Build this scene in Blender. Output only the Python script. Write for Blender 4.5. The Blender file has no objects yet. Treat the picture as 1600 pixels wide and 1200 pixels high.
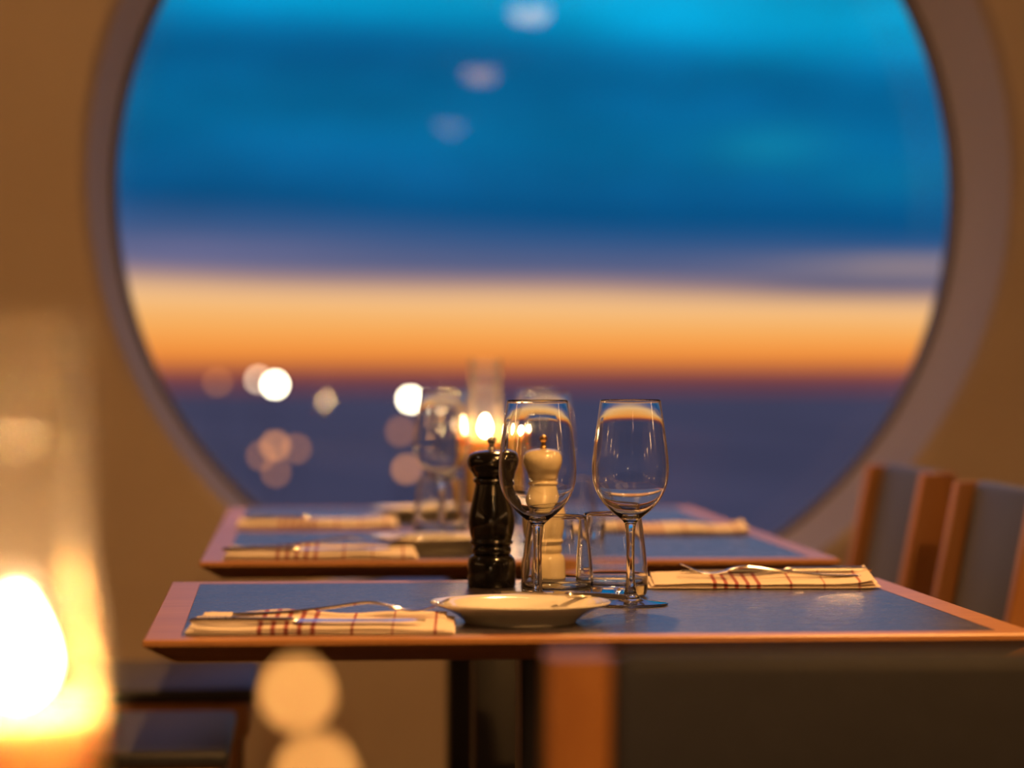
import bpy, bmesh, math, random
from mathutils import Vector, Matrix

random.seed(7)
scn = bpy.context.scene
COL = scn.collection
PI = math.pi
R = math.radians


def lin(r, g, b):
    """sRGB 0-255 -> linear RGBA"""
    def f(c):
        c /= 255.0
        return c / 12.92 if c <= 0.04045 else ((c + 0.055) / 1.055) ** 2.4
    return (f(r), f(g), f(b), 1.0)


# ------------------------------------------------------------------ camera
cam_data = bpy.data.cameras.new('camera')
cam = bpy.data.objects.new('camera', cam_data)
COL.objects.link(cam)
scn.camera = cam
cam.location = (0.0, 0.0, 0.968)
cam.rotation_euler = (R(90.0 - 0.258), 0, 0)
cam_data.sensor_width = 36.0
cam_data.lens = 100.0
cam_data.clip_start = 0.05
cam_data.clip_end = 60000.0
cam_data.dof.use_dof = True
cam_data.dof.focus_distance = 2.775
cam_data.dof.aperture_fstop = 3.3

scn.view_settings.view_transform = 'Standard'
scn.view_settings.look = 'None'
scn.view_settings.gamma = 1.0
scn.view_settings.use_curve_mapping = False
scn.view_settings.exposure = 0.0
scn.cycles.sample_clamp_indirect = 60.0
scn.cycles.max_bounces = 14
scn.cycles.transparent_max_bounces = 24
scn.cycles.transmission_bounces = 12

# ------------------------------------------------------------------ dusk sky
world = bpy.data.worlds.new('dusk_sky')
scn.world = world
world.use_nodes = True


class NT:
    """tiny helper round a node tree"""
    def __init__(self, tree):
        self.t = tree
        self.t.nodes.clear()

    def n(self, kind, **kw):
        nd = self.t.nodes.new(kind)
        for k, v in kw.items():
            setattr(nd, k, v)
        return nd

    def l(self, a, b):
        self.t.links.new(a, b)

    def put(self, sock, v):
        if hasattr(v, 'is_linked') or hasattr(v, 'links'):
            self.l(v, sock)
        else:
            sock.default_value = v

    def math(self, op, a, b=0.0, c=None, clamp=False):
        nd = self.n('ShaderNodeMath', operation=op, use_clamp=clamp)
        self.put(nd.inputs[0], a)
        self.put(nd.inputs[1], b)
        if c is not None:
            self.put(nd.inputs[2], c)
        return nd.outputs[0]

    def mix(self, fac, a, b, blend='MIX'):
        nd = self.n('ShaderNodeMix', data_type='RGBA', blend_type=blend)
        self.put(nd.inputs[0], fac)
        self.put(nd.inputs[6], a)
        self.put(nd.inputs[7], b)
        return nd.outputs[2]

    def ramp(self, fac, stops, interp='LINEAR'):
        nd = self.n('ShaderNodeValToRGB')
        cr = nd.color_ramp
        cr.interpolation = interp
        while len(cr.elements) < len(stops):
            cr.elements.new(0.5)
        for e, (p, c) in zip(cr.elements, stops):
            e.position = p
            e.color = c if len(c) == 4 else (*c, 1)
        self.put(nd.inputs[0], fac)
        return nd.outputs[0]

    def noise(self, vec, scale=1.0, detail=3.0, rough=0.5, dist=0.0):
        nd = self.n('ShaderNodeTexNoise')
        if vec is not None:
            self.put(nd.inputs['Vector'], vec)
        nd.inputs['Scale'].default_value = scale
        nd.inputs['Detail'].default_value = detail
        nd.inputs['Roughness'].default_value = rough
        nd.inputs['Distortion'].default_value = dist
        return nd.outputs[0]

    def comb(self, x, y, z):
        nd = self.n('ShaderNodeCombineXYZ')
        self.put(nd.inputs[0], x)
        self.put(nd.inputs[1], y)
        self.put(nd.inputs[2], z)
        return nd.outputs[0]


def build_sky():
    w = NT(world.node_tree)
    tc = w.n('ShaderNodeTexCoord')
    sep = w.n('ShaderNodeSeparateXYZ')
    w.l(tc.outputs['Generated'], sep.inputs[0])
    dx, dy, dz = sep.outputs
    # long flat cloud streaks near the horizon
    streak = w.noise(w.comb(w.math('MULTIPLY', dx, 7.0), w.math('MULTIPLY', dy, 7.0), w.math('MULTIPLY', dz, 60.0)),
                     1.0, 3.0, 0.5)
    puff = w.noise(w.comb(w.math('MULTIPLY', dx, 14.0), w.math('MULTIPLY', dy, 14.0), w.math('MULTIPLY', dz, 46.0)),
                   1.0, 2.0, 0.5)
    amp = w.math('MULTIPLY', w.math('MAXIMUM', w.math('SUBTRACT', dz, 0.004), 0.0), 0.16)
    amp = w.math('MINIMUM', amp, 0.02)
    e = w.math('ADD', dz, w.math('MULTIPLY', w.math('SUBTRACT', streak, 0.5), amp))
    # the cloud layers dip towards the right
    lean = w.math('MINIMUM', w.math('MAXIMUM', w.math('MULTIPLY', dz, 0.9), 0.0), 0.075)
    e = w.math('ADD', e, w.math('MULTIPLY', dx, lean))

    def pos(y):                      # elevation of the sky colour stops
        return ((580 - y) / 4444.0 + 0.02) / 0.18

    stops = [
        (pos(640), lin(70, 45, 62)),
        (pos(608), lin(108, 62, 74)),
        (pos(590), lin(118, 66, 72)),
        (pos(578), lin(170, 88, 62)),
        (pos(566), lin(238, 134, 58)),
        (pos(540), lin(255, 160, 72)),
        (pos(505), lin(255, 184, 104)),
        (pos(470), lin(252, 198, 140)),
        (pos(450), lin(200, 156, 134)),
        (pos(430), lin(104, 104, 136)),
        (pos(380), lin(62, 92, 140)),
        (pos(340), lin(10, 84, 138)),
        (pos(280), lin(8, 96, 150)),
        (pos(215), lin(6, 106, 158)),
        (pos(120), lin(4, 98, 150)),
        (pos(72), lin(4, 112, 166)),
        (pos(30), lin(2, 146, 198)),
        (pos(-10), lin(4, 166, 216)),
        (pos(-90), lin(20, 140, 190)),
    ]
    fac = w.math('DIVIDE', w.math('ADD', e, 0.02), 0.18, clamp=True)
    base = w.ramp(fac, stops)
    # softer patches in the upper cloud deck
    hi = w.math('MULTIPLY', w.math('SUBTRACT', puff, 0.5), 1.1)
    mask = w.math('MULTIPLY', w.math('SUBTRACT', dz, 0.045), 30.0, clamp=True)
    gain = w.math('ADD', 1.0, w.math('MULTIPLY', hi, mask))
    gnode = w.n('ShaderNodeVectorMath', operation='SCALE')
    w.l(base, gnode.inputs[0])
    w.put(gnode.inputs['Scale'], gain)
    def cloud(col, cx, cz, rx, rz, amount, into):
        u = w.math('DIVIDE', w.math('SUBTRACT', dx, cx), rx)
        v = w.math('DIVIDE', w.math('SUBTRACT', dz, cz), rz)
        q = w.math('ADD', w.math('MULTIPLY', u, u), w.math('MULTIPLY', v, v))
        q = w.math('ADD', q, w.math('MULTIPLY', w.math('SUBTRACT', puff, 0.5), 1.6))
        g = w.math('POWER', 2.718, w.math('MULTIPLY', q, -1.0))
        return w.mix(w.math('MULTIPLY', g, amount, clamp=True), into, col)
    sky = gnode.outputs[0]
    sky = cloud(lin(16, 138, 178), 0.092, 0.079, 0.022, 0.007, 0.65, sky)
    sky = cloud(lin(10, 130, 172), 0.130, 0.066, 0.022, 0.006, 0.4, sky)
    sky = cloud(lin(4, 82, 134), -0.060, 0.112, 0.070, 0.007, 0.6, sky)
    sky = cloud(lin(4, 78, 130), 0.060, 0.054, 0.075, 0.006, 0.7, sky)
    sky = cloud(lin(172, 146, 140), 0.140, 0.0365, 0.045, 0.0030, 0.75, sky)
    sky = cloud(lin(78, 84, 116), 0.120, 0.0285, 0.060, 0.0024, 0.75, sky)
    sky = cloud(lin(112, 112, 152), -0.105, 0.0410, 0.050, 0.0055, 0.6, sky)
    # the vault above the window: dim deep blue
    vault = w.ramp(w.math('MULTIPLY', dz, 1.0, clamp=True),
                   [(0.0, lin(20, 140, 190)), (0.3, lin(136, 142, 204)), (1.0, lin(128, 126, 184))])
    up = w.math('MULTIPLY', w.math('SUBTRACT', dz, 0.13), 12.0, clamp=True)
    colr = w.mix(up, sky, vault)
    bg = w.n('ShaderNodeBackground')
    w.l(colr, bg.inputs[0])
    bg.inputs[1].default_value = 1.0
    out = w.n('ShaderNodeOutputWorld')
    w.l(bg.outputs[0], out.inputs[0])


build_sky()

WARM = (1.0, 0.47, 0.13)
SPOT_W = 230.0          # a ceiling spot over the tables
FLAME = 150.0           # radiance of a candle flame

# ------------------------------------------------------------------ materials
MATS = {}


def material(name):
    m = bpy.data.materials.new(name)
    m.use_nodes = True
    MATS[name] = m
    t = NT(m.node_tree)
    out = t.n('ShaderNodeOutputMaterial')
    return m, t, out


def principled(t, out, base=None, rough=0.5, **kw):
    p = t.n('ShaderNodeBsdfPrincipled')
    if base is not None:
        t.put(p.inputs['Base Color'], base)
    t.put(p.inputs['Roughness'], rough)
    for k, v in kw.items():
        t.put(p.inputs[k], v)
    t.l(p.outputs[0], out.inputs[0])
    return p


def bump(t, p, h, strength=0.2, dist=0.002):
    b = t.n('ShaderNodeBump')
    b.inputs['Strength'].default_value = strength
    b.inputs['Distance'].default_value = dist
    t.l(h, b.inputs['Height'])
    t.l(b.outputs[0], p.inputs['Normal'])


def objco(t):
    return t.n('ShaderNodeTexCoord').outputs['Object']


def mapped(t, scale):
    mp = t.n('ShaderNodeMapping')
    t.l(objco(t), mp.inputs[0])
    mp.inputs['Scale'].default_value = scale
    return mp.outputs[0]


# plaster
def plaster(name, a, b):
    m, t, o = material(name)
    n = t.noise(objco(t), 3.0, 4.0)
    p = principled(t, o, t.ramp(n, [(0.3, a), (0.7, b)]), 0.75)
    bump(t, p, t.noise(objco(t), 120.0, 2.0), 0.15, 0.001)
    return m


M_wall = plaster('wall_plaster', (0.60, 0.48, 0.37, 1), (0.66, 0.54, 0.42, 1))
M_reveal = plaster('reveal_paint', (0.70, 0.64, 0.62, 1), (0.74, 0.68, 0.66, 1))
M_ceiling = plaster('ceiling_paint', (0.70, 0.62, 0.5, 1), (0.74, 0.66, 0.54, 1))


def wood(name, a, b, scale=(4, 40, 40), rough=0.35, spec=0.5):
    m, t, o = material(name)
    v = mapped(t, scale)
    n = t.noise(v, 1.0, 4.0, 0.6, 0.6)
    fine = t.noise(mapped(t, tuple(s * 6 for s in scale)), 1.0, 2.0)
    f = t.math('ADD', t.math('MULTIPLY', n, 0.75), t.math('MULTIPLY', fine, 0.25))
    p = principled(t, o, t.ramp(f, [(0.3, a), (0.7, b)]), rough)
    p.inputs['Specular IOR Level'].default_value = spec
    bump(t, p, fine, 0.08, 0.0005)
    return m


M_wood = wood('oiled_oak', (0.30, 0.13, 0.045, 1), (0.46, 0.22, 0.085, 1), rough=0.32)
M_chairwood = wood('chair_beech', (0.40, 0.16, 0.048, 1), (0.56, 0.25, 0.08, 1), (30, 30, 4), 0.4)
M_floor = wood('dark_floor_boards', (0.05, 0.03, 0.02, 1), (0.09, 0.055, 0.035, 1), (6, 1, 1), 0.45)

# dark table inlay with a satin finish and fine crumbs / scratches
M_inlay, t, o = material('slate_linoleum')
n1 = t.noise(objco(t), 14.0, 5.0, 0.6)
n2 = t.noise(mapped(t, (60, 500, 60)), 1.0, 2.0)
base = t.ramp(n1, [(0.3, (0.032, 0.027, 0.038, 1)), (0.7, (0.052, 0.045, 0.060, 1))])
spk = t.math('MULTIPLY', t.math('SUBTRACT', t.noise(mapped(t, (170, 330, 170)), 1.0, 1.0), 0.69), 9.0, clamp=True)
base = t.mix(spk, base, (0.45, 0.38, 0.33, 1))
p = principled(t, o, base, t.math('ADD', 0.18, t.math('MULTIPLY', n2, 0.17)))
p.inputs['Specular IOR Level'].default_value = 0.55

# upholstery
M_fabric, t, o = material('charcoal_fabric')
wv = t.noise(objco(t), 420.0, 1.0)
p = principled(t, o, t.ramp(wv, [(0.3, (0.024, 0.025, 0.034, 1)), (0.7, (0.048, 0.05, 0.066, 1))]), 0.5)
p.inputs['Sheen Weight'].default_value = 0.1
p.inputs['Sheen Roughness'].default_value = 0.4
bump(t, p, wv, 0.3, 0.001)

# clear drinking glass
M_glass, t, o = material('clear_glass')
g = t.n('ShaderNodeBsdfGlass')
g.inputs['IOR'].default_value = 1.5
g.inputs['Roughness'].default_value = 0.0
g.inputs['Color'].default_value = (0.985, 0.99, 0.985, 1)
t.l(g.outputs[0], o.inputs[0])


# thin glass (panes, lamp chimneys): see-through plus a Fresnel mirror, optional haze
def thin_glass(name, haze, tint=(0.97, 0.98, 0.98, 1), rough=0.0, ior=1.5):
    m, t, o = material(name)
    tr = t.n('ShaderNodeBsdfTransparent')
    tr.inputs[0].default_value = tint
    gl = t.n('ShaderNodeBsdfGlossy')
    gl.inputs['Roughness'].default_value = rough
    fr = t.n('ShaderNodeFresnel')
    fr.inputs['IOR'].default_value = ior
    mx = t.n('ShaderNodeMixShader')
    t.l(fr.outputs[0], mx.inputs[0])
    t.l(tr.outputs[0], mx.inputs[1])
    t.l(gl.outputs[0], mx.inputs[2])
    last = mx.outputs[0]
    if haze > 0:
        a = t.n('ShaderNodeBsdfTranslucent')
        a.inputs[0].default_value = (0.9, 0.82, 0.72, 1)
        b = t.n('ShaderNodeBsdfDiffuse')
        b.inputs[0].default_value = (0.9, 0.82, 0.72, 1)
        ab = t.n('ShaderNodeMixShader')
        ab.inputs[0].default_value = 0.5
        t.l(a.outputs[0], ab.inputs[1])
        t.l(b.outputs[0], ab.inputs[2])
        m2 = t.n('ShaderNodeMixShader')
        # haze imitating the flame's glow and glare: faint low down, denser towards the mouth
        sp = t.n('ShaderNodeSeparateXYZ')
        t.l(objco(t), sp.inputs[0])
        glow_haze = t.math('MULTIPLY', t.math('SUBTRACT', sp.outputs[2], 0.12), 11.0, clamp=True)
        t.l(t.math('ADD', haze * 0.16, t.math('MULTIPLY', glow_haze, haze * 1.6)), m2.inputs[0])
        t.l(last, m2.inputs[1])
        t.l(ab.outputs[0], m2.inputs[2])
        last = m2.outputs[0]
    t.l(last, o.inputs[0])
    return m


M_pane = thin_glass('window_glass', 0.0)
M_chimney = thin_glass('lamp_glass', 0.065, rough=0.03, ior=1.33)

M_black, t, o = material('black_lacquer')
p = principled(t, o, (0.003, 0.0028, 0.003, 1), 0.16)
p.inputs['Coat Weight'].default_value = 0.5
p.inputs['Coat Roughness'].default_value = 0.05
M_cream, t, o = material('cream_lacquer')
p = principled(t, o, (0.78, 0.66, 0.46, 1), 0.18)
p.inputs['Coat Weight'].default_value = 0.5
M_china, t, o = material('white_china')
p = principled(t, o, (0.80, 0.76, 0.70, 1), 0.09)
p.inputs['Coat Weight'].default_value = 0.3
M_steel, t, o = material('polished_steel')
principled(t, o, (0.62, 0.60, 0.58, 1), 0.16, Metallic=1.0)
M_brass, t, o = material('brass')
principled(t, o, (0.75, 0.50, 0.22, 1), 0.2, Metallic=1.0)
M_darkmetal, t, o = material('black_powder_coat')
principled(t, o, (0.045, 0.043, 0.05, 1), 0.4)
M_frame, t, o = material('window_frame_paint')
principled(t, o, (0.20, 0.17, 0.16, 1), 0.5)
M_white_metal, t, o = material('white_lamp_housing')
principled(t, o, (0.75, 0.72, 0.68, 1), 0.4)

M_wax, t, o = material('candle_wax')
p = principled(t, o, (0.93, 0.66, 0.30, 1), 0.45)
p.inputs['Subsurface Weight'].default_value = 0.4
p.inputs['Subsurface Radius'].default_value = (0.015, 0.009, 0.004)
p.inputs['Subsurface Scale'].default_value = 1.0
M_brownwax, t, o = material('brown_candle_wax')
principled(t, o, (0.10, 0.04, 0.015, 1), 0.5)
M_wick, t, o = material('burnt_wick')
principled(t, o, (0.02, 0.015, 0.01, 1), 0.9)


def emission(name, colr, strength, nee=True):
    m, t, o = material(name)
    e = t.n('ShaderNodeEmission')
    e.inputs[0].default_value = (*colr[:3], 1)
    e.inputs[1].default_value = strength
    t.l(e.outputs[0], o.inputs[0])
    if not nee:
        m.cycles.emission_sampling = 'NONE'
    return m


M_flame = emission('candle_flame', (1.0, 0.58, 0.26), FLAME)
M_glint_flame = emission('glint_flame', (1.0, 0.42, 0.10), 9.5)  # flames of the added foreground candles, imitating amber glints
M_diffuser = emission('lamp_diffuser', (1.0, 0.70, 0.50), 11.0)
M_diffuser_warm = emission('lamp_diffuser_warm', (1.0, 0.50, 0.25), 9.0)
M_diffuser_dim = emission('lamp_diffuser_dim', (1.0, 0.66, 0.50), 4.0)
M_added_globe = emission('added_globe_glow', (1.0, 0.55, 0.22), 22.0)  # glow of the globes added on the side walls
M_lamp_white = emission('distant_white_light', (1.0, 0.90, 0.62), 60.0, nee=False)
M_lamp_pale = emission('distant_pale_light', (1.0, 0.72, 0.48), 14.0, nee=False)
M_lamp_amber = emission('distant_amber_light', (1.0, 0.38, 0.11), 4.2, nee=False)
M_lamp_dim = emission('distant_dim_light', (1.0, 0.36, 0.11), 2.3, nee=False)


# napkin linen with red woven stripes; stripes sit at given places along the length
def linen():
    m, t, o = material('striped_linen')
    sep = t.n('ShaderNodeSeparateXYZ')
    t.l(objco(t), sep.inputs[0])
    x, y = sep.outputs[0], sep.outputs[1]
    total = None
    for (pos, hw) in ((-0.052, .0021), (-0.0405, .0021), (-0.029, .0021), (-0.0175, .0021), (-0.006, .0021),
                      (0.028, .0012), (0.063, .0007), (0.100, .0012)):
        d = t.math('ABSOLUTE', t.math('SUBTRACT', x, pos))
        s = t.math('LESS_THAN', d, hw)
        total = s if total is None else t.math('MAXIMUM', total, s)
    d = t.math('ABSOLUTE', t.math('SUBTRACT', y, 0.012))
    total = t.math('MAXIMUM', total, t.math('MULTIPLY', t.math('LESS_THAN', d, 0.0014),
                                             t.math('GREATER_THAN', x, 0.045)))
    wv = t.noise(objco(t), 900.0, 1.0)
    cloth = t.ramp(wv, [(0.3, (0.72, 0.62, 0.54, 1)), (0.7, (0.80, 0.69, 0.61, 1))])
    colr = t.mix(t.math('MULTIPLY', total, 0.9), cloth, (0.30, 0.02, 0.03, 1))
    p = principled(t, o, colr, 0.85)
    bump(t, p, wv, 0.2, 0.0004)
    return m


M_linen = linen()

M_land, t, o = material('dusk_land')
n = t.noise(mapped(t, (0.004, 0.0016, 1)), 1.0, 4.0, 0.6)
principled(t, o, t.ramp(n, [(0.3, (0.10, 0.09, 0.08, 1)), (0.55, (0.19, 0.165, 0.14, 1)), (0.75, (0.30, 0.24, 0.19, 1))]), 0.95)
M_pole, t, o = material('galvanised_pole')
principled(t, o, (0.12, 0.12, 0.13, 1), 0.6)


# ------------------------------------------------------------------ mesh helpers
def link(o, parent=None):
    COL.objects.link(o)
    if parent is not None:
        o.parent = parent
    return o


def obj(name, bm, mat, parent=None, smooth=True, sharp=35):
    bmesh.ops.recalc_face_normals(bm, faces=bm.faces[:])
    me = bpy.data.meshes.new(name)
    bm.to_mesh(me)
    bm.free()
    me.materials.append(mat)
    if smooth:
        for f in me.polygons:
            f.use_smooth = True
        me.set_sharp_from_angle(angle=R(sharp))
    return link(bpy.data.objects.new(name, me), parent)


def tag(o, label=None, cat=None, group=None, kind=None):
    if label:
        o['label'] = label
    if cat:
        o['category'] = cat
    if group:
        o['group'] = group
    if kind:
        o['kind'] = kind
    return o


def thing(name, label, cat, loc, rz=0.0, group=None):
    o = bpy.data.objects.new(name, None)
    o.empty_display_size = 0.05
    COL.objects.link(o)
    o.location = loc
    o.rotation_euler = (0, 0, rz)
    return tag(o, label, cat, group)


def dup(root, loc, rz, label, group=None):
    r = root.copy()
    COL.objects.link(r)
    r.location = loc
    r.rotation_euler = (0, 0, rz)
    r['label'] = label
    if group:
        r['group'] = group
    for ch in list(root.children):
        c = ch.copy()
        COL.objects.link(c)
        c.parent = r
        for g in list(ch.children):
            d = g.copy()
            COL.objects.link(d)
            d.parent = c
    return r


def box(bm, x0, x1, y0, y1, z0, z1, bev=0.0, seg=2, mtx=None):
    r = bmesh.ops.create_cube(bm, size=1.0)
    vs = r['verts']
    for v in vs:
        v.co = Vector(((x0 + x1) / 2 + v.co.x * (x1 - x0), (y0 + y1) / 2 + v.co.y * (y1 - y0),
                       (z0 + z1) / 2 + v.co.z * (z1 - z0)))
    es = list({e for v in vs for e in v.link_edges})
    allv = vs
    if bev > 0:
        rr = bmesh.ops.bevel(bm, geom=es, offset=bev, segments=seg, affect='EDGES', profile=0.5)
        allv = list({v for f in rr['faces'] for v in f.verts} | {v for v in vs if v.is_valid})
    if mtx is not None:
        for v in allv:
            v.co = mtx @ v.co
    return allv


def lathe(bm, prof, seg=64, closed=False):
    """turn (r, z) pairs about the z axis; r = 0 ends become poles"""
    rings = []
    for (r, z) in prof:
        if r <= 1e-7:
            rings.append([bm.verts.new((0, 0, z))])
        else:
            rings.append([bm.verts.new((r * math.cos(2 * PI * k / seg), r * math.sin(2 * PI * k / seg), z))
                          for k in range(seg)])
    pairs = list(zip(rings[:-1], rings[1:]))
    if closed:
        pairs.append((rings[-1], rings[0]))
    for a, b in pairs:
        for k in range(seg):
            k2 = (k + 1) % seg
            if len(a) == 1 and len(b) == 1:
                continue
            if len(a) == 1:
                bm.faces.new((a[0], b[k], b[k2]))
            elif len(b) == 1:
                bm.faces.new((a[k], a[k2], b[0]))
            else:
                bm.faces.new((a[k], a[k2], b[k2], b[k]))
    return bm


def spline(pts, n=6):
    """Catmull-Rom through (r, z) pairs"""
    out = []
    P = [pts[0]] + list(pts) + [pts[-1]]
    for i in range(1, len(P) - 2):
        p0, p1, p2, p3 = P[i - 1], P[i], P[i + 1], P[i + 2]
        for k in range(n):
            t = k / n
            out.append(tuple(0.5 * ((2 * p1[j]) + (-p0[j] + p2[j]) * t + (2 * p0[j] - 5 * p1[j] + 4 * p2[j] - p3[j]) * t * t
                                    + (-p0[j] + 3 * p1[j] - 3 * p2[j] + p3[j]) * t ** 3) for j in range(len(p1))))
    out.append(tuple(pts[-1]))
    return out


def sweep(bm, path, widths, thick, seg=8):
    """flat bar of elliptical section along a path of points in the x-z plane (y = width)"""
    rings = []
    for i, (x, y, z) in enumerate(path):
        w, th = widths[i], thick[i]
        a = Vector(path[max(i - 1, 0)])
        b = Vector(path[min(i + 1, len(path) - 1)])
        d = (b - a).normalized()
        side = Vector((0, 0, 1)).cross(d).normalized()
        up = d.cross(side)
        c = Vector((x, y, z))
        rings.append([bm.verts.new(c + side * (w / 2 * math.cos(2 * PI * k / seg)) + up * (th / 2 * math.sin(2 * PI * k / seg)))
                      for k in range(seg)])
    for a, b in zip(rings[:-1], rings[1:]):
        for k in range(seg):
            k2 = (k + 1) % seg
            bm.faces.new((a[k], a[k2], b[k2], b[k]))
    bm.faces.new(rings[0][::-1])
    bm.faces.new(rings[-1])


def post(bm, pts, w, d):
    """square post through points; w along x, d along y (of the object)"""
    rings = []
    for (x, y, z) in pts:
        rings.append([bm.verts.new((x + sx * w / 2, y + sy * d / 2, z)) for sx, sy in ((-1, -1), (1, -1), (1, 1), (-1, 1))])
    for a, b in zip(rings[:-1], rings[1:]):
        for k in range(4):
            k2 = (k + 1) % 4
            bm.faces.new((a[k], a[k2], b[k2], b[k]))
    bm.faces.new(rings[0][::-1])
    bm.faces.new(rings[-1])
    bmesh.ops.bevel(bm, geom=[e for e in bm.edges if abs((e.verts[0].co - e.verts[1].co).normalized().z) > 0.7],
                    offset=min(w, d) * 0.14, segments=2, affect='EDGES', profile=0.5)


# ------------------------------------------------------------------ the room
ROOM_X0, ROOM_X1, ROOM_Y0, CEIL = -4.2, 4.2, -8.4, 2.55
WIN_RZ = R(3.0)
WALL_C = Vector((0.077, 5.25, 0.0))      # foot of the window axis on the inner wall face
WIN_Z, WIN_R, WALL_T = 1.330, 0.856, 0.55

bm = bmesh.new()
box(bm, ROOM_X0 - 1, ROOM_X1 + 1, ROOM_Y0 - 0.5, 6.4, -0.1, 0.0)
tag(obj('floor', bm, M_floor, smooth=False), kind='structure')
bm = bmesh.new()
box(bm, ROOM_X0 - 1, ROOM_X1 + 1, ROOM_Y0 - 0.5, 6.4, CEIL, CEIL + 0.1)
tag(obj('ceiling', bm, M_ceiling, smooth=False), kind='structure')
for nm, x in (('wall_left', ROOM_X0), ('wall_right', ROOM_X1)):
    bm = bmesh.new()
    box(bm, min(x, x * 1.04), max(x, x * 1.04), ROOM_Y0, 5.6, 0, CEIL)
    tag(obj(nm, bm, M_wall, smooth=False), kind='structure')
bm = bmesh.new()
box(bm, ROOM_X0, ROOM_X1, ROOM_Y0 - 0.15, ROOM_Y0, 0, CEIL)
tag(obj('wall_back', bm, M_wall, smooth=False), kind='structure')


def window_wall():
    """thick wall with a round porthole; local y runs outwards, origin on the inner face under the window axis"""
    seg = 128
    bm = bmesh.new()
    x0, x1, z0, z1 = -4.6, 4.6, -WIN_Z, CEIL - WIN_Z
    rows = []
    for y in (0.0, WALL_T):
        circ, rim = [], []
        rr = WIN_R + (0.016 if y == 0 else 0.0)
        for k in range(seg):
            a = 2 * PI * k / seg
            c, s = math.cos(a), math.sin(a)
            circ.append(bm.verts.new((rr * c, y, rr * s)))
            tx = (x1 if c > 0 else x0) / c if abs(c) > 1e-6 else 1e9
            tz = (z1 if s > 0 else z0) / s if abs(s) > 1e-6 else 1e9
            tt = min(tx, tz)
            rim.append(bm.verts.new((tt * c, y, tt * s)))
        rows.append((circ, rim))
    lip = [bm.verts.new((WIN_R * math.cos(2 * PI * k / seg), 0.016, WIN_R * math.sin(2 * PI * k / seg))) for k in range(seg)]
    (c0, r0), (c1, r1) = rows
    for k in range(seg):
        q = (k + 1) % seg
        bm.faces.new((c0[k], r0[k], r0[q], c0[q]))
        bm.faces.new((c1[k], c1[q], r1[q], r1[k]))
        f1 = bm.faces.new((c0[k], c0[q], lip[q], lip[k]))
        f2 = bm.faces.new((lip[k], lip[q], c1[q], c1[k]))
        f2.material_index = 1
    o = obj('wall_front', bm, M_wall, sharp=30)
    o.data.materials.append(M_reveal)
    o.location = (WALL_C.x, WALL_C.y, WIN_Z)
    o.rotation_euler = (0, 0, WIN_RZ)
    return tag(o, kind='structure')


window_wall()

win = bpy.data.objects.new('window_1', None)
COL.objects.link(win)
win.location = (WALL_C.x, WALL_C.y, WIN_Z)
win.rotation_euler = (0, 0, WIN_RZ)
tag(win, kind='structure')
bm = bmesh.new()
lathe(bm, [(WIN_R - 0.001, -0.03), (WIN_R - 0.001, 0.03), (WIN_R - 0.011, 0.026), (WIN_R - 0.011, -0.026)], 128, closed=True)
bmesh.ops.rotate(bm, cent=(0, 0, 0), matrix=Matrix.Rotation(-PI / 2, 3, 'X'), verts=bm.verts[:])
bmesh.ops.translate(bm, vec=(0, WALL_T - 0.04, 0), verts=bm.verts[:])
tag(obj('window_frame', bm, M_frame, win), kind='structure')
bm = bmesh.new()
lathe(bm, [(0, 0.0), (WIN_R - 0.009, 0.0)], 128)
bmesh.ops.rotate(bm, cent=(0, 0, 0), matrix=Matrix.Rotation(-PI / 2, 3, 'X'), verts=bm.verts[:])
bmesh.ops.translate(bm, vec=(0, WALL_T - 0.035, 0), verts=bm.verts[:])
tag(obj('window_pane', bm, M_pane, win), kind='structure')

# land far below the tower
GROUND = -36.0
bm = bmesh.new()
LAND_R = 36.97 / 0.0072
nseg = 96
vs0 = [bm.verts.new((40 * math.cos(2 * PI * k / nseg), 40 * math.sin(2 * PI * k / nseg), 0)) for k in range(nseg)]
prev = vs0
for rr in (300, 1200, LAND_R):
    ring = []
    for k in range(nseg):
        a = 2 * PI * k / nseg
        q = rr
        ring.append(bm.verts.new((q * math.cos(a), q * math.sin(a), 0)))
    for k in range(nseg):
        bm.faces.new((prev[k], prev[(k + 1) % nseg], ring[(k + 1) % nseg], ring[k]))
    prev = ring
land = obj('ground', bm, M_land, smooth=False)
land.location = (0, 0, GROUND)
tag(land, kind='structure')


# ------------------------------------------------------------------ tables
TW, TD, TH = 0.775, 0.67, 0.74
BORDER = 0.031


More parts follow.
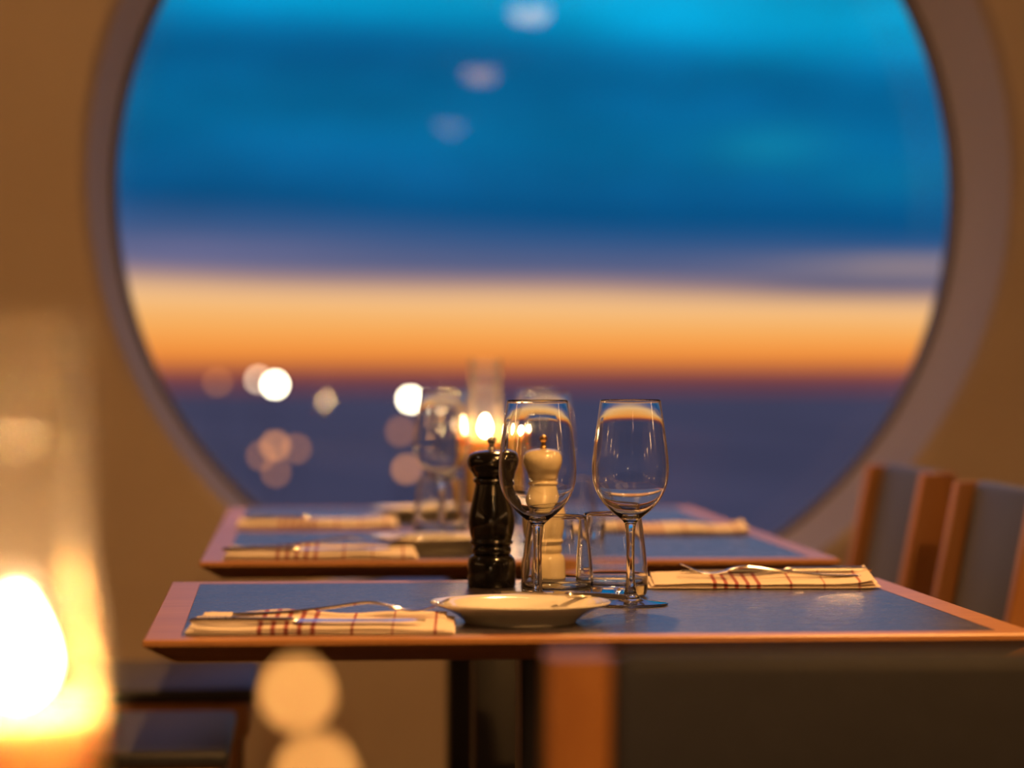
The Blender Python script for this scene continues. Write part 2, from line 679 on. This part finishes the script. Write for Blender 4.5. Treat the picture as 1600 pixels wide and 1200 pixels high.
def make_table():
    t = thing('restaurant_table', '', 'table', (0, 0, 0))
    hx, hy = TW / 2, TD / 2
    # wooden slab: small upright lip, then an undercut slanting in
    bm = bmesh.new()
    levels = [(0.0, TH - 0.0012, -0.002), (0.0, TH - 0.0005, -0.0006), (0, 0, 0)]
    prof = [(-0.0016, TH), (0.0, TH - 0.0016), (0.0, TH - 0.0055), (-0.026, TH - 0.021), (-0.030, TH - 0.022)]
    rings = []
    for off, z in prof:
        rings.append([bm.verts.new((sx * (hx + off), sy * (hy + off), z)) for sx, sy in ((-1, -1), (1, -1), (1, 1), (-1, 1))])
    inner = [bm.verts.new((sx * (hx - BORDER), sy * (hy - BORDER), TH)) for sx, sy in ((-1, -1), (1, -1), (1, 1), (-1, 1))]
    drop = [bm.verts.new((sx * (hx - BORDER), sy * (hy - BORDER), TH - 0.004)) for sx, sy in ((-1, -1), (1, -1), (1, 1), (-1, 1))]
    chain = [drop, inner] + rings
    for a, b in zip(chain[:-1], chain[1:]):
        for k in range(4):
            k2 = (k + 1) % 4
            bm.faces.new((a[k], a[k2], b[k2], b[k]))
    bm.faces.new(rings[-1])
    bm.faces.new(drop)
    obj('border_frame', bm, M_wood, t, sharp=20)
    bm = bmesh.new()
    box(bm, -hx + BORDER + .0004, hx - BORDER - .0004, -hy + BORDER + .0004, hy - BORDER - .0004, TH - 0.0038, TH - 0.0002)
    tag(obj('inlay_panel', bm, M_inlay, t, smooth=False), 'dark slate-blue satin inlay')
    bm = bmesh.new()
    box(bm, -0.04, 0.04, -0.04, 0.04, 0.018, TH - 0.03, 0.006)
    obj('pedestal', bm, M_darkmetal, t)
    bm = bmesh.new()
    box(bm, -0.17, 0.17, -0.13, 0.13, TH - 0.03, TH - 0.0222, 0.002)
    obj('mounting_plate', bm, M_darkmetal, t)
    bm = bmesh.new()
    lathe(bm, [(0, 0), (0.20, 0), (0.20, 0.008), (0.19, 0.012), (0.06, 0.018), (0, 0.018)], 64)
    obj('base_plate', bm, M_darkmetal, t)
    return t


G_T = 'restaurant tables in a row'
tab1 = make_table()
tab1.location = (0.0456, 2.775, 0)
tab1.rotation_euler = (0, 0, R(4.7))
tab1['label'] = 'wood-edged table in sharp focus, laid with two wine glasses and mills'
tab1['group'] = G_T
dup(tab1, (-0.012, 3.7625, 0), R(4.2), 'blurred wood-edged table directly behind the sharply focused one', G_T)
dup(tab1, (-0.0614, 4.4357, 0), R(4.2), 'farthest wood-edged table, right under the round window', G_T)
dup(tab1, (-0.003, 1.027, 0), R(5.0), 'nearest table, holding the big blurred candle lamp in the foreground', G_T)


# ------------------------------------------------------------------ chairs (local: seat faces +y, back at y = 0)
def make_chair():
    t = thing('dining_chair', '', 'chair', (0, 0, 0))
    W = 0.44
    bm = bmesh.new()
    box(bm, -W / 2 + 0.004, W / 2 - 0.004, 0.02, 0.44, 0.468, 0.492, 0.009, 3)
    obj('seat', bm, M_fabric, t)
    bm = bmesh.new()
    for (x0, x1, y0, y1) in ((-W / 2, -W / 2 + 0.024, 0.03, 0.43), (W / 2 - 0.024, W / 2, 0.03, 0.43),
                             (-W / 2 + 0.024, W / 2 - 0.024, 0.408, 0.432), (-W / 2 + 0.024, W / 2 - 0.024, 0.03, 0.054)):
        box(bm, x0, x1, y0, y1, 0.418, 0.468, 0.003)
    obj('seat_frame', bm, M_chairwood, t)
    for s in (-1, 1):
        bm = bmesh.new()
        x = s * (W / 2 - 0.018)
        post(bm, [(x, -0.055, 0.0), (x, 0.012, 0.40), (x, 0.012, 0.47), (x, -0.055, 0.812)], 0.036, 0.052)
        obj('back_post', bm, M_chairwood, t)
        bm = bmesh.new()
        post(bm, [(s * (W / 2 - 0.02), 0.40, 0.0), (s * (W / 2 - 0.02), 0.40, 0.418)], 0.034, 0.034)
        obj('leg', bm, M_chairwood, t)
    # padded back between the posts, following their lean
    bm = bmesh.new()
    box(bm, -W / 2 + 0.037, W / 2 - 0.037, -0.018, 0.012, 0.0, 0.298, 0.009, 3)
    sl = 0.067 / 0.345
    for v in bm.verts:
        v.co.y += 0.003 - sl * (v.co.z + 0.045)
        v.co.z += 0.517
    obj('backrest', bm, M_fabric, t)
    bm = bmesh.new()
    box(bm, -W / 2 + 0.036, W / 2 - 0.036, -0.005, 0.017, 0.478, 0.512, 0.003)
    obj('back_rail', bm, M_chairwood, t)
    return t


G_C = 'dining chairs'
ch1 = make_chair()
ch1.location = (0.236, 1.635, 0)
ch1.rotation_euler = (0, 0, R(2.0))
ch1['label'] = 'big dark blurred chair back in the lower right foreground'
ch1['group'] = G_C
dup(ch1, (0.580, 4.54, 0), R(90 + 4.5), 'wood-framed chair with dark back pad, right of the farthest table', G_C)
dup(ch1, (0.612, 3.80, 0), R(90 + 4.5), 'wood-framed chair with dark back cut by the right photo edge', G_C)
dup(ch1, (-0.84, 4.45, 0), R(-90 + 4.2), 'upper of two grey chair seats seen under the tables, lower left', G_C)
dup(ch1, (-0.81, 3.75, 0), R(-90 + 4.2), 'lower of two grey chair seats seen under the tables, lower left', G_C)


# ------------------------------------------------------------------ glassware
def make_wine_glass():
    t = thing('wine_glass', '', 'glass', (0, 0, 0))
    outer = spline([(0.0045, 0.072), (0.0062, 0.0800), (0.0110, 0.0850), (0.0200, 0.0925), (0.0288, 0.1025),
                    (0.0350, 0.1150), (0.0374, 0.1290), (0.0368, 0.1450), (0.0345, 0.1640), (0.0318, 0.1830), (0.0294, 0.1995)], 6)
    # the wall thickens again towards the rolled rim
    inner = spline([(0.02822, 0.1985), (0.02978, 0.1900), (0.0316, 0.1790), (0.0337, 0.1640), (0.0359, 0.1450), (0.0364, 0.1290),
                    (0.0341, 0.1150), (0.0278, 0.1030), (0.0189, 0.0938), (0.0098, 0.0880), (0.0, 0.0862)], 6)
    rim = [(0.0294, 0.1995), (0.02925, 0.2001), (0.0288, 0.2003), (0.0285, 0.2000), (0.0283, 0.1993)]
    foot = [(0.0, 0.0), (0.0340, 0.0), (0.0366, 0.0006), (0.0370, 0.0013), (0.0362, 0.0021)] + \
        spline([(0.0340, 0.0024), (0.0240, 0.0033), (0.0150, 0.0048), (0.0082, 0.0085), (0.0050, 0.0170),
                (0.0040, 0.0380), (0.0040, 0.0580), (0.0045, 0.0720)], 5)
    bm = bmesh.new()
    lathe(bm, foot[:-1] + outer[:-1] + rim + inner, 96)
    obj('bowl_and_stem', bm, M_glass, t, sharp=60)
    return t


def make_tumbler():
    t = thing('tumbler', '', 'glass', (0, 0, 0))
    bm = bmesh.new()
    outer = spline([(0.0350, 0.0035), (0.0360, 0.0120), (0.0352, 0.0320), (0.0325, 0.0580), (0.0290, 0.0835)], 6)
    inner = spline([(0.0272, 0.0835), (0.0306, 0.0580), (0.0332, 0.0320), (0.0338, 0.0180), (0.0300, 0.0120), (0.0150, 0.0098), (0.0, 0.0092)], 6)
    prof = [(0.0, 0.0014), (0.022, 0.0010), (0.030, 0.0), (0.0335, 0.0008)] + outer[:-1] + \
        [(0.0290, 0.0835), (0.0287, 0.0843), (0.0281, 0.0846), (0.0275, 0.0843)] + inner
    lathe(bm, prof, 96)
    obj('body', bm, M_glass, t, sharp=60)
    return t


G_W = 'wine glasses on the tables'
G_TU = 'water tumblers on the tables'
wg = make_wine_glass()
wg.location = (0.0246, 2.735, TH)
wg['label'] = 'empty stemmed wine glass in focus, beside the black pepper mill'
wg['group'] = G_W
dup(wg, (0.1156, 2.775, TH), 0.3, 'empty stemmed wine glass in focus, right one, its foot visible', G_W)
dup(wg, (-0.093, 3.765, TH), 0.0, 'blurred wine glass on the second table, left of the pepper mill', G_W)
dup(wg, (0.046, 3.775, TH), 0.0, 'blurred wine glass on the second table, seen through the focused left glass', G_W)
dup(wg, (-0.1035, 4.60, TH), 0.0, 'blurred wine glass on the farthest table, left of the candle chimney', G_W)
dup(wg, (0.041, 4.58, TH), 0.0, 'blurred wine glass on the farthest table, right of the candle chimney', G_W)
tu = make_tumbler()
tu.location = (0.0452, 2.832, TH)
tu['label'] = 'clear water tumbler behind the stem of the left wine glass'
tu['group'] = G_TU
dup(tu, (0.1020, 2.888, TH), 0.0, 'clear water tumbler behind the stem of the right wine glass', G_TU)
dup(tu, (-0.098, 3.875, TH), 0.0, 'blurred tumbler on the second table, left of the pepper mill', G_TU)
dup(tu, (0.080, 3.86, TH), 0.0, 'blurred tumbler on the second table, behind the focused tumblers', G_TU)


# ------------------------------------------------------------------ mills
def make_mill(name, label, mat, k, loc, rz):
    t = thing(name, label, 'mill', loc, rz, 'pepper and salt mills')

    def sc(p):
        return [(r * k, z) for r, z in p]
    base = [(0.0, 0.0), (0.0240, 0.0), (0.0252, 0.0012), (0.0256, 0.012), (0.0256, 0.024), (0.0246, 0.030), (0.0215, 0.0335), (0.0195, 0.0345)]
    bm = bmesh.new()
    lathe(bm, sc(base) + [(0.0, 0.0345)], 64)
    obj('base', bm, mat, t, sharp=50)
    body = [(0.0, 0.0346), (0.0190, 0.0346)] + spline([(0.0198, 0.0350), (0.0212, 0.0385), (0.0206, 0.0420), (0.0196, 0.0435), (0.0222, 0.0460),
                                         (0.0232, 0.0480), (0.0215, 0.0505), (0.0232, 0.0570), (0.0246, 0.0670), (0.0238, 0.0780), (0.0205, 0.0920),
                                         (0.0180, 0.1040), (0.0172, 0.1090), (0.0186, 0.1105), (0.0196, 0.1125), (0.0186, 0.1145), (0.0172, 0.1156)], 4) + [(0.0, 0.1156)]
    bm = bmesh.new()
    lathe(bm, sc(body), 64)
    obj('body', bm, mat, t, sharp=60)
    head = [(0.0, 0.1158)] + spline([(0.0165, 0.1158), (0.0190, 0.1170), (0.0200, 0.1195), (0.0232, 0.1235), (0.0256, 0.1300), (0.0252, 0.1360),
                                     (0.0215, 0.1410), (0.0140, 0.1436), (0.0060, 0.1446), (0.0, 0.1448)], 5)
    bm = bmesh.new()
    lathe(bm, sc(head), 64)
    h = obj('head', bm, mat, t, sharp=60)
    bm = bmesh.new()
    lathe(bm, [(0.0, 0.1446), (0.0042, 0.1446), (0.0040, 0.1466), (0.0028, 0.1480), (0.0028, 0.1515), (0.0046, 0.1535), (0.0050, 0.1555),
               (0.0043, 0.1578), (0.0022, 0.1590), (0.0, 0.1592)], 32)
    tag(obj('finial', bm, M_brass if mat is not M_black else M_steel, h), 'small metal knob')
    return t


make_mill('pepper_mill', 'tall black turned pepper mill, sharp, left of the wine glasses', M_black, 1.0, (-0.0215, 3.005, TH), 0.0)
make_mill('salt_mill', 'cream turned salt mill seen through the left wine glass', M_cream, 0.95, (0.0340, 3.012, TH), 0.0)


# ------------------------------------------------------------------ plates
def make_plate():
    prof = [(0.0, 0.0030), (0.044, 0.0030), (0.046, 0.0), (0.051, 0.0), (0.0525, 0.0028), (0.060, 0.0080), (0.072, 0.0140), (0.0812, 0.0174),
            (0.0822, 0.0184), (0.0816, 0.0194), (0.0800, 0.0194), (0.070, 0.0165), (0.060, 0.0120), (0.054, 0.0082), (0.049, 0.0064), (0.0, 0.0060)]
    bm = bmesh.new()
    lathe(bm, prof, 96)
    o = obj('bread_plate', bm, M_china, sharp=50)
    return tag(o, '', 'plate')


G_P = 'white bread plates'
pl = make_plate()
pl.location = (0.0076, 2.584, TH)
pl['label'] = 'white bread plate in front of the wine glasses, holding a butter knife'
pl['group'] = G_P
dup(pl, (-0.099, 3.615, TH), 0, 'blurred white plate on the second table, left of the pepper mill', G_P)
dup(pl, (-0.134, 4.375, TH), 0, 'blurred white plate on the farthest table, left of the lamp', G_P)


# ------------------------------------------------------------------ napkins and cutlery
def make_napkin(name, label, L, D, loc, rz, lift=0.0, seed=1):
    """folded linen: three loose layers, gently rumpled, one end lifting a little"""
    rnd = random.Random(seed)
    ph = [rnd.uniform(0, 6.28) for _ in range(6)]
    bm = bmesh.new()
    nx, ny = 60, 14

    def wave(x, y, i):
        return 0.0007 * math.sin(x * 38 + ph[i] + y * 20) + 0.0005 * math.sin(x * 71 + ph[i + 1])
    for layer in range(3):
        z0 = 0.0006 + layer * 0.0032
        th = 0.0028
        ex = L / 2 - 0.004 * layer * rnd.random()
        ey = D / 2 - 0.003 * layer * rnd.random()
        top, bot = [], []
        for i in range(nx + 1):
            rt, rb = [], []
            for j in range(ny + 1):
                x = -ex + 2 * ex * i / nx
                y = -ey + 2 * ey * j / ny
                u = max(0.0, (x - L * 0.36) / (L * 0.14))
                up = lift * u * u * (layer + 0.3) / 2.3
                edge = min(1.0, min(i, nx - i) / 1.5, min(j, ny - j) / 1.0)
                w = wave(x, y, layer) if layer else 0.0
                amp = 0.35 * layer
                zt = z0 + th * (0.55 + 0.45 * edge) + w * amp * 2 + up
                zb = z0 + th * 0.45 * (1 - edge) + (wave(x, y, layer) * amp * 2 if layer else 0.0) + up
                k = 0.62 + 0.72 * (y + D / 2) / D
                rt.append(bm.verts.new((x, y, zt * k)))
                rb.append(bm.verts.new((x, y, zb * k)))
            top.append(rt)
            bot.append(rb)
        for i in range(nx):
            for j in range(ny):
                bm.faces.new((top[i][j], top[i + 1][j], top[i + 1][j + 1], top[i][j + 1]))
                bm.faces.new((bot[i][j], bot[i][j + 1], bot[i + 1][j + 1], bot[i + 1][j]))
        for i in range(nx):
            bm.faces.new((top[i][0], bot[i][0], bot[i + 1][0], top[i + 1][0]))
            bm.faces.new((top[i][ny], top[i + 1][ny], bot[i + 1][ny], bot[i][ny]))
        for j in range(ny):
            bm.faces.new((top[0][j], top[0][j + 1], bot[0][j + 1], bot[0][j]))
            bm.faces.new((top[nx][j], bot[nx][j], bot[nx][j + 1], top[nx][j + 1]))
    o = obj(name, bm, M_linen, sharp=70)
    o.location = loc
    o.rotation_euler = (0, 0, rz)
    return tag(o, label, 'napkin', 'folded striped napkins')


def make_fork(label, loc, rz, tilt=0.0):
    t = thing('fork', label, 'fork', loc, rz, 'forks on the napkins')
    t.rotation_euler = (0, tilt, rz)
    # handle end at -x, neck, then tines at +x curving up
    path = spline([(-0.098, 0, 0.0010), (-0.060, 0, 0.0016), (-0.015, 0, 0.0060), (0.022, 0, 0.0110), (0.045, 0, 0.0075)], 5)
    n = len(path)
    ws = []
    ths = []
    for i in range(n):
        u = i / (n - 1)
        ws.append(0.013 - 0.0085 * min(1, u / 0.72) if u < 0.78 else 0.0045 + 0.016 * (u - 0.78) / 0.22)
        ths.append(0.0022 + 0.0008 * math.sin(PI * u))
    bm = bmesh.new()
    sweep(bm, path, ws, ths, 10)
    obj('handle', bm, M_steel, t)
    bm = bmesh.new()
    for k in range(4):
        y = (k - 1.5) * 0.0058
        pth = spline([(0.042, y * 0.75, 0.0075), (0.055, y, 0.0045), (0.072, y, 0.0050), (0.094, y * 0.95, 0.0140)], 5)
        m = len(pth)
        sweep(bm, pth, [0.0038 - 0.002 * i / (m - 1) for i in range(m)], [0.0020 - 0.0008 * i / (m - 1) for i in range(m)], 8)
    obj('tines', bm, M_steel, t)
    return t


def make_knife(name, label, loc, rz, L=0.205, rot=(0, 0), grp='knives on the napkins', dark=False):
    t = thing(name, label, 'knife', loc, rz, grp)
    t.rotation_euler = (rot[0], rot[1], rz)
    h = L * 0.46
    path = spline([(-L / 2, 0, 0.0030), (-L / 2 + h * 0.5, 0, 0.0034), (-L / 2 + h, 0, 0.0030)], 6)
    n = len(path)
    bm = bmesh.new()
    sweep(bm, path, [0.0105 if 0 < i < n - 1 else 0.006 for i in range(n)], [0.0058 if 0 < i < n - 1 else 0.003 for i in range(n)], 12)
    hd = obj('handle', bm, M_steel, t)
    if name == 'table_knife':
        rnd = random.Random(4)
        bm = bmesh.new()
        x = -L / 2 + 0.010
        for k in range(9):                    # worn raised ornament along the handle, too small to read
            w = rnd.choice((0.0012, 0.0020, 0.0028))
            box(bm, x, x + w, -0.0045 + 0.001 * rnd.random(), -0.0005 + 0.002 * rnd.random(), 0.0045, 0.0069, 0.0003, 1)
            x += w + 0.0016
        obj('handle_ornament', bm, M_steel, hd)
    bm = bmesh.new()
    m = 14
    rows = []
    for i in range(m + 1):
        u = i / m
        x = -L / 2 + h * 0.98 + (L - h * 0.98) * u
        yb = 0.0055
        yl = -0.0105 * (1 - max(0, (u - 0.75) / 0.25) ** 2 * 1.35)
        if i == m:
            yb = 0.0025
        rows.append([bm.verts.new((x, yb, 0.0040)), bm.verts.new((x, yl, 0.0030)), bm.verts.new((x, yb, 0.0020))])
    for a, b in zip(rows[:-1], rows[1:]):
        for k in range(3):
            k2 = (k + 1) % 3
            bm.faces.new((a[k], a[k2], b[k2], b[k]))
    bm.faces.new(rows[0])
    bm.faces.new(rows[-1][::-1])
    obj('blade', bm, M_steel, t, sharp=25)
    return t


NT_Z = TH + 0.0104
make_napkin('napkin', 'red-striped folded napkin at the front left of the focused table', 0.234, 0.112, (-0.167, 2.508, TH), R(0.6), 0.0, 3)
make_knife('table_knife', 'steel knife on the front left napkin of the focused table', (-0.178, 2.474, NT_Z - 0.0024), R(1.2))
make_fork('steel fork with arched neck on the front left napkin', (-0.150, 2.528, NT_Z + 0.0012), R(-2))
make_napkin('napkin', 'red-striped folded napkin at the back right of the focused table', 0.245, 0.085, (0.264, 3.018, TH), R(0.8), 0.010, 5)
make_fork('steel fork on the back right napkin, tines raised to the left', (0.272, 3.008, NT_Z), R(184))
make_knife('table_knife', 'steel knife on the back right napkin of the focused table', (0.282, 3.040, NT_Z + 0.0020), R(182))
make_napkin('napkin', 'blurred striped napkin at the front left of the second table', 0.236, 0.110, (-0.234, 3.490, TH), R(2.5), 0.0, 8)
make_fork('blurred fork on the front left napkin of the second table', (-0.225, 3.512, NT_Z + 0.0012), R(0))
make_knife('table_knife', 'blurred knife on the front left napkin of the second table', (-0.250, 3.462, NT_Z - 0.002), R(3))
make_napkin('napkin', 'blurred striped napkin on the right of the second table', 0.235, 0.095, (0.213, 4.005, TH), R(2), 0.004, 9)
make_napkin('napkin', 'blurred striped napkin at the front left of the farthest table', 0.236, 0.110, (-0.285, 4.172, TH), R(2.5), 0.0, 10)
make_knife('table_knife', 'blurred knife on the left napkin of the farthest table', (-0.290, 4.165, NT_Z), R(3))
make_knife('butter_knife', 'small butter knife lying across the white plate in front', (0.0440, 2.618, TH + 0.0196), R(214), 0.150, (0, R(-4.5)), None)


# ------------------------------------------------------------------ candle lamps
def flame_bm(r, h, seg=20):
    prof = [(0.0, 0.0), (r * 0.45, h * 0.05), (r * 0.85, h * 0.18), (r, h * 0.33), (r * 0.88, h * 0.52), (r * 0.55, h * 0.74), (r * 0.22, h * 0.91), (0.0, h)]
    bm = bmesh.new()
    lathe(bm, prof, seg)
    return bm


def make_lamp(label, loc, wax_h, fr, fh):
    t = thing('candle_lamp', label, 'candle lamp', loc, 0, 'candle lamps with glass chimneys')
    bm = bmesh.new()
    lathe(bm, [(0, 0), (0.038, 0), (0.039, 0.002), (0.0385, 0.008), (0.035, 0.010), (0, 0.010)], 48)
    obj('base', bm, M_brass, t)
    outer = spline([(0.0350, 0.0102), (0.0355, 0.040), (0.0352, 0.085), (0.0340, 0.110), (0.0300, 0.135), (0.0272, 0.150), (0.0264, 0.170), (0.0262, 0.200),
                    (0.0262, 0.225), (0.0258, 0.244), (0.0250, 0.248)], 5)
    bm = bmesh.new()
    lathe(bm, outer, 64)
    c = obj('glass_chimney', bm, M_chimney, t)
    for z, r in ((0.2015, 0.0264), (0.2225, 0.0264)):
        bm = bmesh.new()
        lathe(bm, [(r + 0.0011 * math.cos(a * PI / 4), z + 0.0011 * math.sin(a * PI / 4)) for a in range(8)], 64, closed=True)
        obj('rim_ring', bm, M_glass, c)
    bm = bmesh.new()
    lathe(bm, [(0, 0.0105), (0.031, 0.0105), (0.0315, wax_h - 0.002), (0.030, wax_h), (0.012, wax_h - 0.003), (0, wax_h - 0.0035)], 48)
    obj('candle', bm, M_wax, t)
    bm = bmesh.new()
    lathe(bm, [(0, wax_h - 0.004), (0.0011, wax_h - 0.004), (0.0010, wax_h + 0.007), (0, wax_h + 0.0075)], 10)
    obj('wick', bm, M_wick, t)
    f = obj('flame', flame_bm(fr, fh), M_flame, t)
    f.location = (0, 0, wax_h + 0.004)
    return t


make_lamp('large blurred candle lamp with glass chimney at the left photo edge', (-0.1915, 1.10, TH), 0.098, 0.0115, 0.040)
make_lamp('candle lamp with tall glass chimney on the farthest table', (-0.043, 4.55, TH), 0.122, 0.0075, 0.030)


def make_small_candle(label, loc, h, fm, fr=0.0032, fh=0.0078, r=0.009, wax=None):
    t = thing('taper_candle', label, 'candle', loc, 0, 'small candles')
    bm = bmesh.new()
    lathe(bm, [(0, 0), (0.016, 0), (0.0165, 0.003), (0.0135, 0.006), (r + 0.0022, 0.010), (r + 0.0022, 0.022), (r + 0.0002, 0.022), (r + 0.0002, 0.012), (0, 0.012)], 40)
    obj('candle_holder', bm, M_darkmetal, t)
    bm = bmesh.new()
    lathe(bm, [(0, 0.0122), (r, 0.0122), (r, h - 0.002), (r * 0.8, h), (0, h - 0.001)], 32)
    obj('candle', bm, wax or M_wax, t)
    bm = bmesh.new()
    lathe(bm, [(0, h - 0.002), (0.0008, h - 0.002), (0.0007, h + 0.005), (0, h + 0.0055)], 10)
    obj('wick', bm, M_wick, t)
    f = obj('flame', flame_bm(fr, fh), fm, t)
    f.location = (0, 0, h + 0.002)
    return t


make_small_candle('made-up foreground candle standing in for the upper amber glint disc', (-0.0603, 0.80, TH), 0.132, M_glint_flame, wax=M_brownwax)  # added candle; its blurred flame stands in for a glint on glass
make_small_candle('made-up foreground candle standing in for the lower amber glint disc', (-0.0517, 0.752, TH), 0.116, M_glint_flame, wax=M_brownwax)  # second added candle, again in place of a glint
make_small_candle('small lit candle on the farthest table behind the left wine glass', (-0.003, 4.36, TH), 0.125, M_flame, 0.0052, 0.022)


# ------------------------------------------------------------------ ceiling lamps (their dim images show in the window pane)
def make_ceiling_lamp(label, x, y, spot=0.0, aim=None, dm=None, cone=84):
    t = thing('ceiling_lamp', label, 'ceiling lamp', (x, y, CEIL), 0, 'round ceiling lamps')
    bm = bmesh.new()
    lathe(bm, [(0, 0), (0.095, 0), (0.098, -0.004), (0.098, -0.050), (0.092, -0.054), (0.092, -0.030), (0, -0.030)], 48)
    obj('housing', bm, M_white_metal, t)
    bm = bmesh.new()
    lathe(bm, [(0.0, -0.0305), (0.090, -0.0305), (0.090, -0.052), (0.082, -0.082), (0.060, -0.104), (0.030, -0.114), (0.0, -0.117)], 32)
    obj('diffuser', bm, dm or M_diffuser, t)
    if spot > 0:
        ld = bpy.data.lights.new('ceiling_lamp_light', 'SPOT')
        ld.energy = spot
        ld.color = WARM
        ld.spot_size = R(cone)
        ld.spot_blend = 0.7
        ld.shadow_soft_size = 0.035
        lo = bpy.data.objects.new('ceiling_lamp_light', ld)
        COL.objects.link(lo)
        lo.parent = t
        lo.location = (0, 0, -0.125)
        if aim is not None:
            d = Vector(aim) - Vector((x, y, CEIL - 0.125))
            lo.rotation_euler = d.to_track_quat('-Z', 'Y').to_euler()
    return t


make_ceiling_lamp('round ceiling lamp above the tables, ahead of the camera', 0.70, 2.02, SPOT_W, (0.05, 2.75, TH), None, 62)
make_ceiling_lamp('round ceiling lamp nearest the round window', 0.16, 4.78, SPOT_W * 0.7, (-0.03, 4.05, TH))
make_ceiling_lamp('ceiling lamp seen as the topmost pale reflection in the window', 0.732, -0.463, SPOT_W * 1.1, (0.3, 1.35, 0.3))
make_ceiling_lamp('ceiling lamp seen as the pinkish middle reflection in the window', 0.753, -2.94, SPOT_W, (0.75, -2.94, 0), M_diffuser_warm)
make_ceiling_lamp('ceiling lamp seen as the faint lowest reflection in the window', 0.857, -6.06, SPOT_W, (0.857, -6.06, 0), M_diffuser_dim)
make_ceiling_lamp('added unseen lamp brightening the wall left of the round window', -1.75, 2.9, SPOT_W * 0.36, (-1.3, 5.2, 1.5))  # extra lamp out of view, added to brighten the left wall
make_ceiling_lamp('added unseen lamp brightening the wall right of the round window', 2.2, 3.3, SPOT_W * 0.20, (1.6, 5.3, 1.3))  # its counterpart, added to lift the right wall



def make_added_globe(label, x, y, z=1.72):  # glowing globes added out of view to put highlights in the glassware
    t = thing('added_globe', label, 'added light', (x, y, z), PI if x > 0 else 0, 'added unseen globes on the side walls')
    bm = bmesh.new()
    lathe(bm, [(0, 0), (0.05, 0), (0.05, 0.012), (0.03, 0.02), (0.012, 0.024), (0.012, 0.085), (0, 0.085)], 32)
    bmesh.ops.rotate(bm, cent=(0, 0, 0), matrix=Matrix.Rotation(PI / 2, 3, 'Y'), verts=bm.verts[:])
    obj('bracket', bm, M_brass, t)
    bm = bmesh.new()
    bmesh.ops.create_uvsphere(bm, u_segments=24, v_segments=14, radius=0.065)
    bmesh.ops.translate(bm, vec=(0.142, 0, 0), verts=bm.verts[:])
    obj('globe', bm, M_added_globe, t)
    return t


for k, y in enumerate((-1.6, -0.3, 1.0, 2.3)):
    make_added_globe('%s added unseen globe on the left side wall, counted from the back' % ('first', 'second', 'third', 'fourth')[k], ROOM_X0, y)
    make_added_globe('%s added unseen globe on the right side wall, counted from the back' % ('first', 'second', 'third', 'fourth')[k], ROOM_X1, y)


# ------------------------------------------------------------------ lights of the town below
def make_town_light(label, px, py, D, size, mat, grp):
    """mast standing on the land with a globe luminaire; px, py are tangents of azimuth and depression"""
    x = px * D
    z = 0.968 - py * D
    t = thing('street_light', label, 'street light', (x, D, GROUND), 0, grp)
    h = z - GROUND
    bm = bmesh.new()
    lathe(bm, [(0, 0), (size * 0.14, 0), (size * 0.08, h - size * 0.45), (0, h - size * 0.45)], 12)
    obj('mast', bm, M_pole, t)
    bm = bmesh.new()
    bmesh.ops.create_icosphere(bm, subdivisions=2, radius=size / 2)
    g = obj('luminaire', bm, mat, t)
    g.location = (0, 0, h)
    return t


def tl(label, X, Y, D, size_px, mat, grp='lights of the town outside'):
    make_town_light(label, (X - 800) / 4444.0, (Y - 580) / 4444.0, D, size_px / 4444.0 * D, mat, grp)


tl('white town light at far left, left one of a bright pair', 404, 593, 1500, 9, M_lamp_pale)
tl('white town light at far left, right one of a bright pair', 430, 601, 1400, 10, M_lamp_white)
tl('white town light left of the candle chimney, the brightest single disc', 641, 624, 700, 9, M_lamp_white)
tl('smaller pale town light touching the bright disc beside the candle chimney', 670, 631, 640, 9, M_lamp_pale)
tl('amber town light, topmost of the cluster left of centre', 430, 696, 800, 15, M_lamp_amber)
tl('amber town light, left one in the cluster left of centre', 408, 712, 820, 13, M_lamp_dim)
tl('amber town light, right one in the cluster left of centre', 463, 701, 830, 13, M_lamp_dim)
tl('amber town light, lowest of the cluster left of centre', 431, 738, 760, 13, M_lamp_dim)
tl('amber town light, upper of two left of the wine glass', 626, 674, 780, 14, M_lamp_dim)
tl('amber town light, lower of two left of the wine glass', 635, 733, 690, 14, M_lamp_amber)
tl('faint town light near the left rim of the window', 340, 597, 1300, 12, M_lamp_dim)
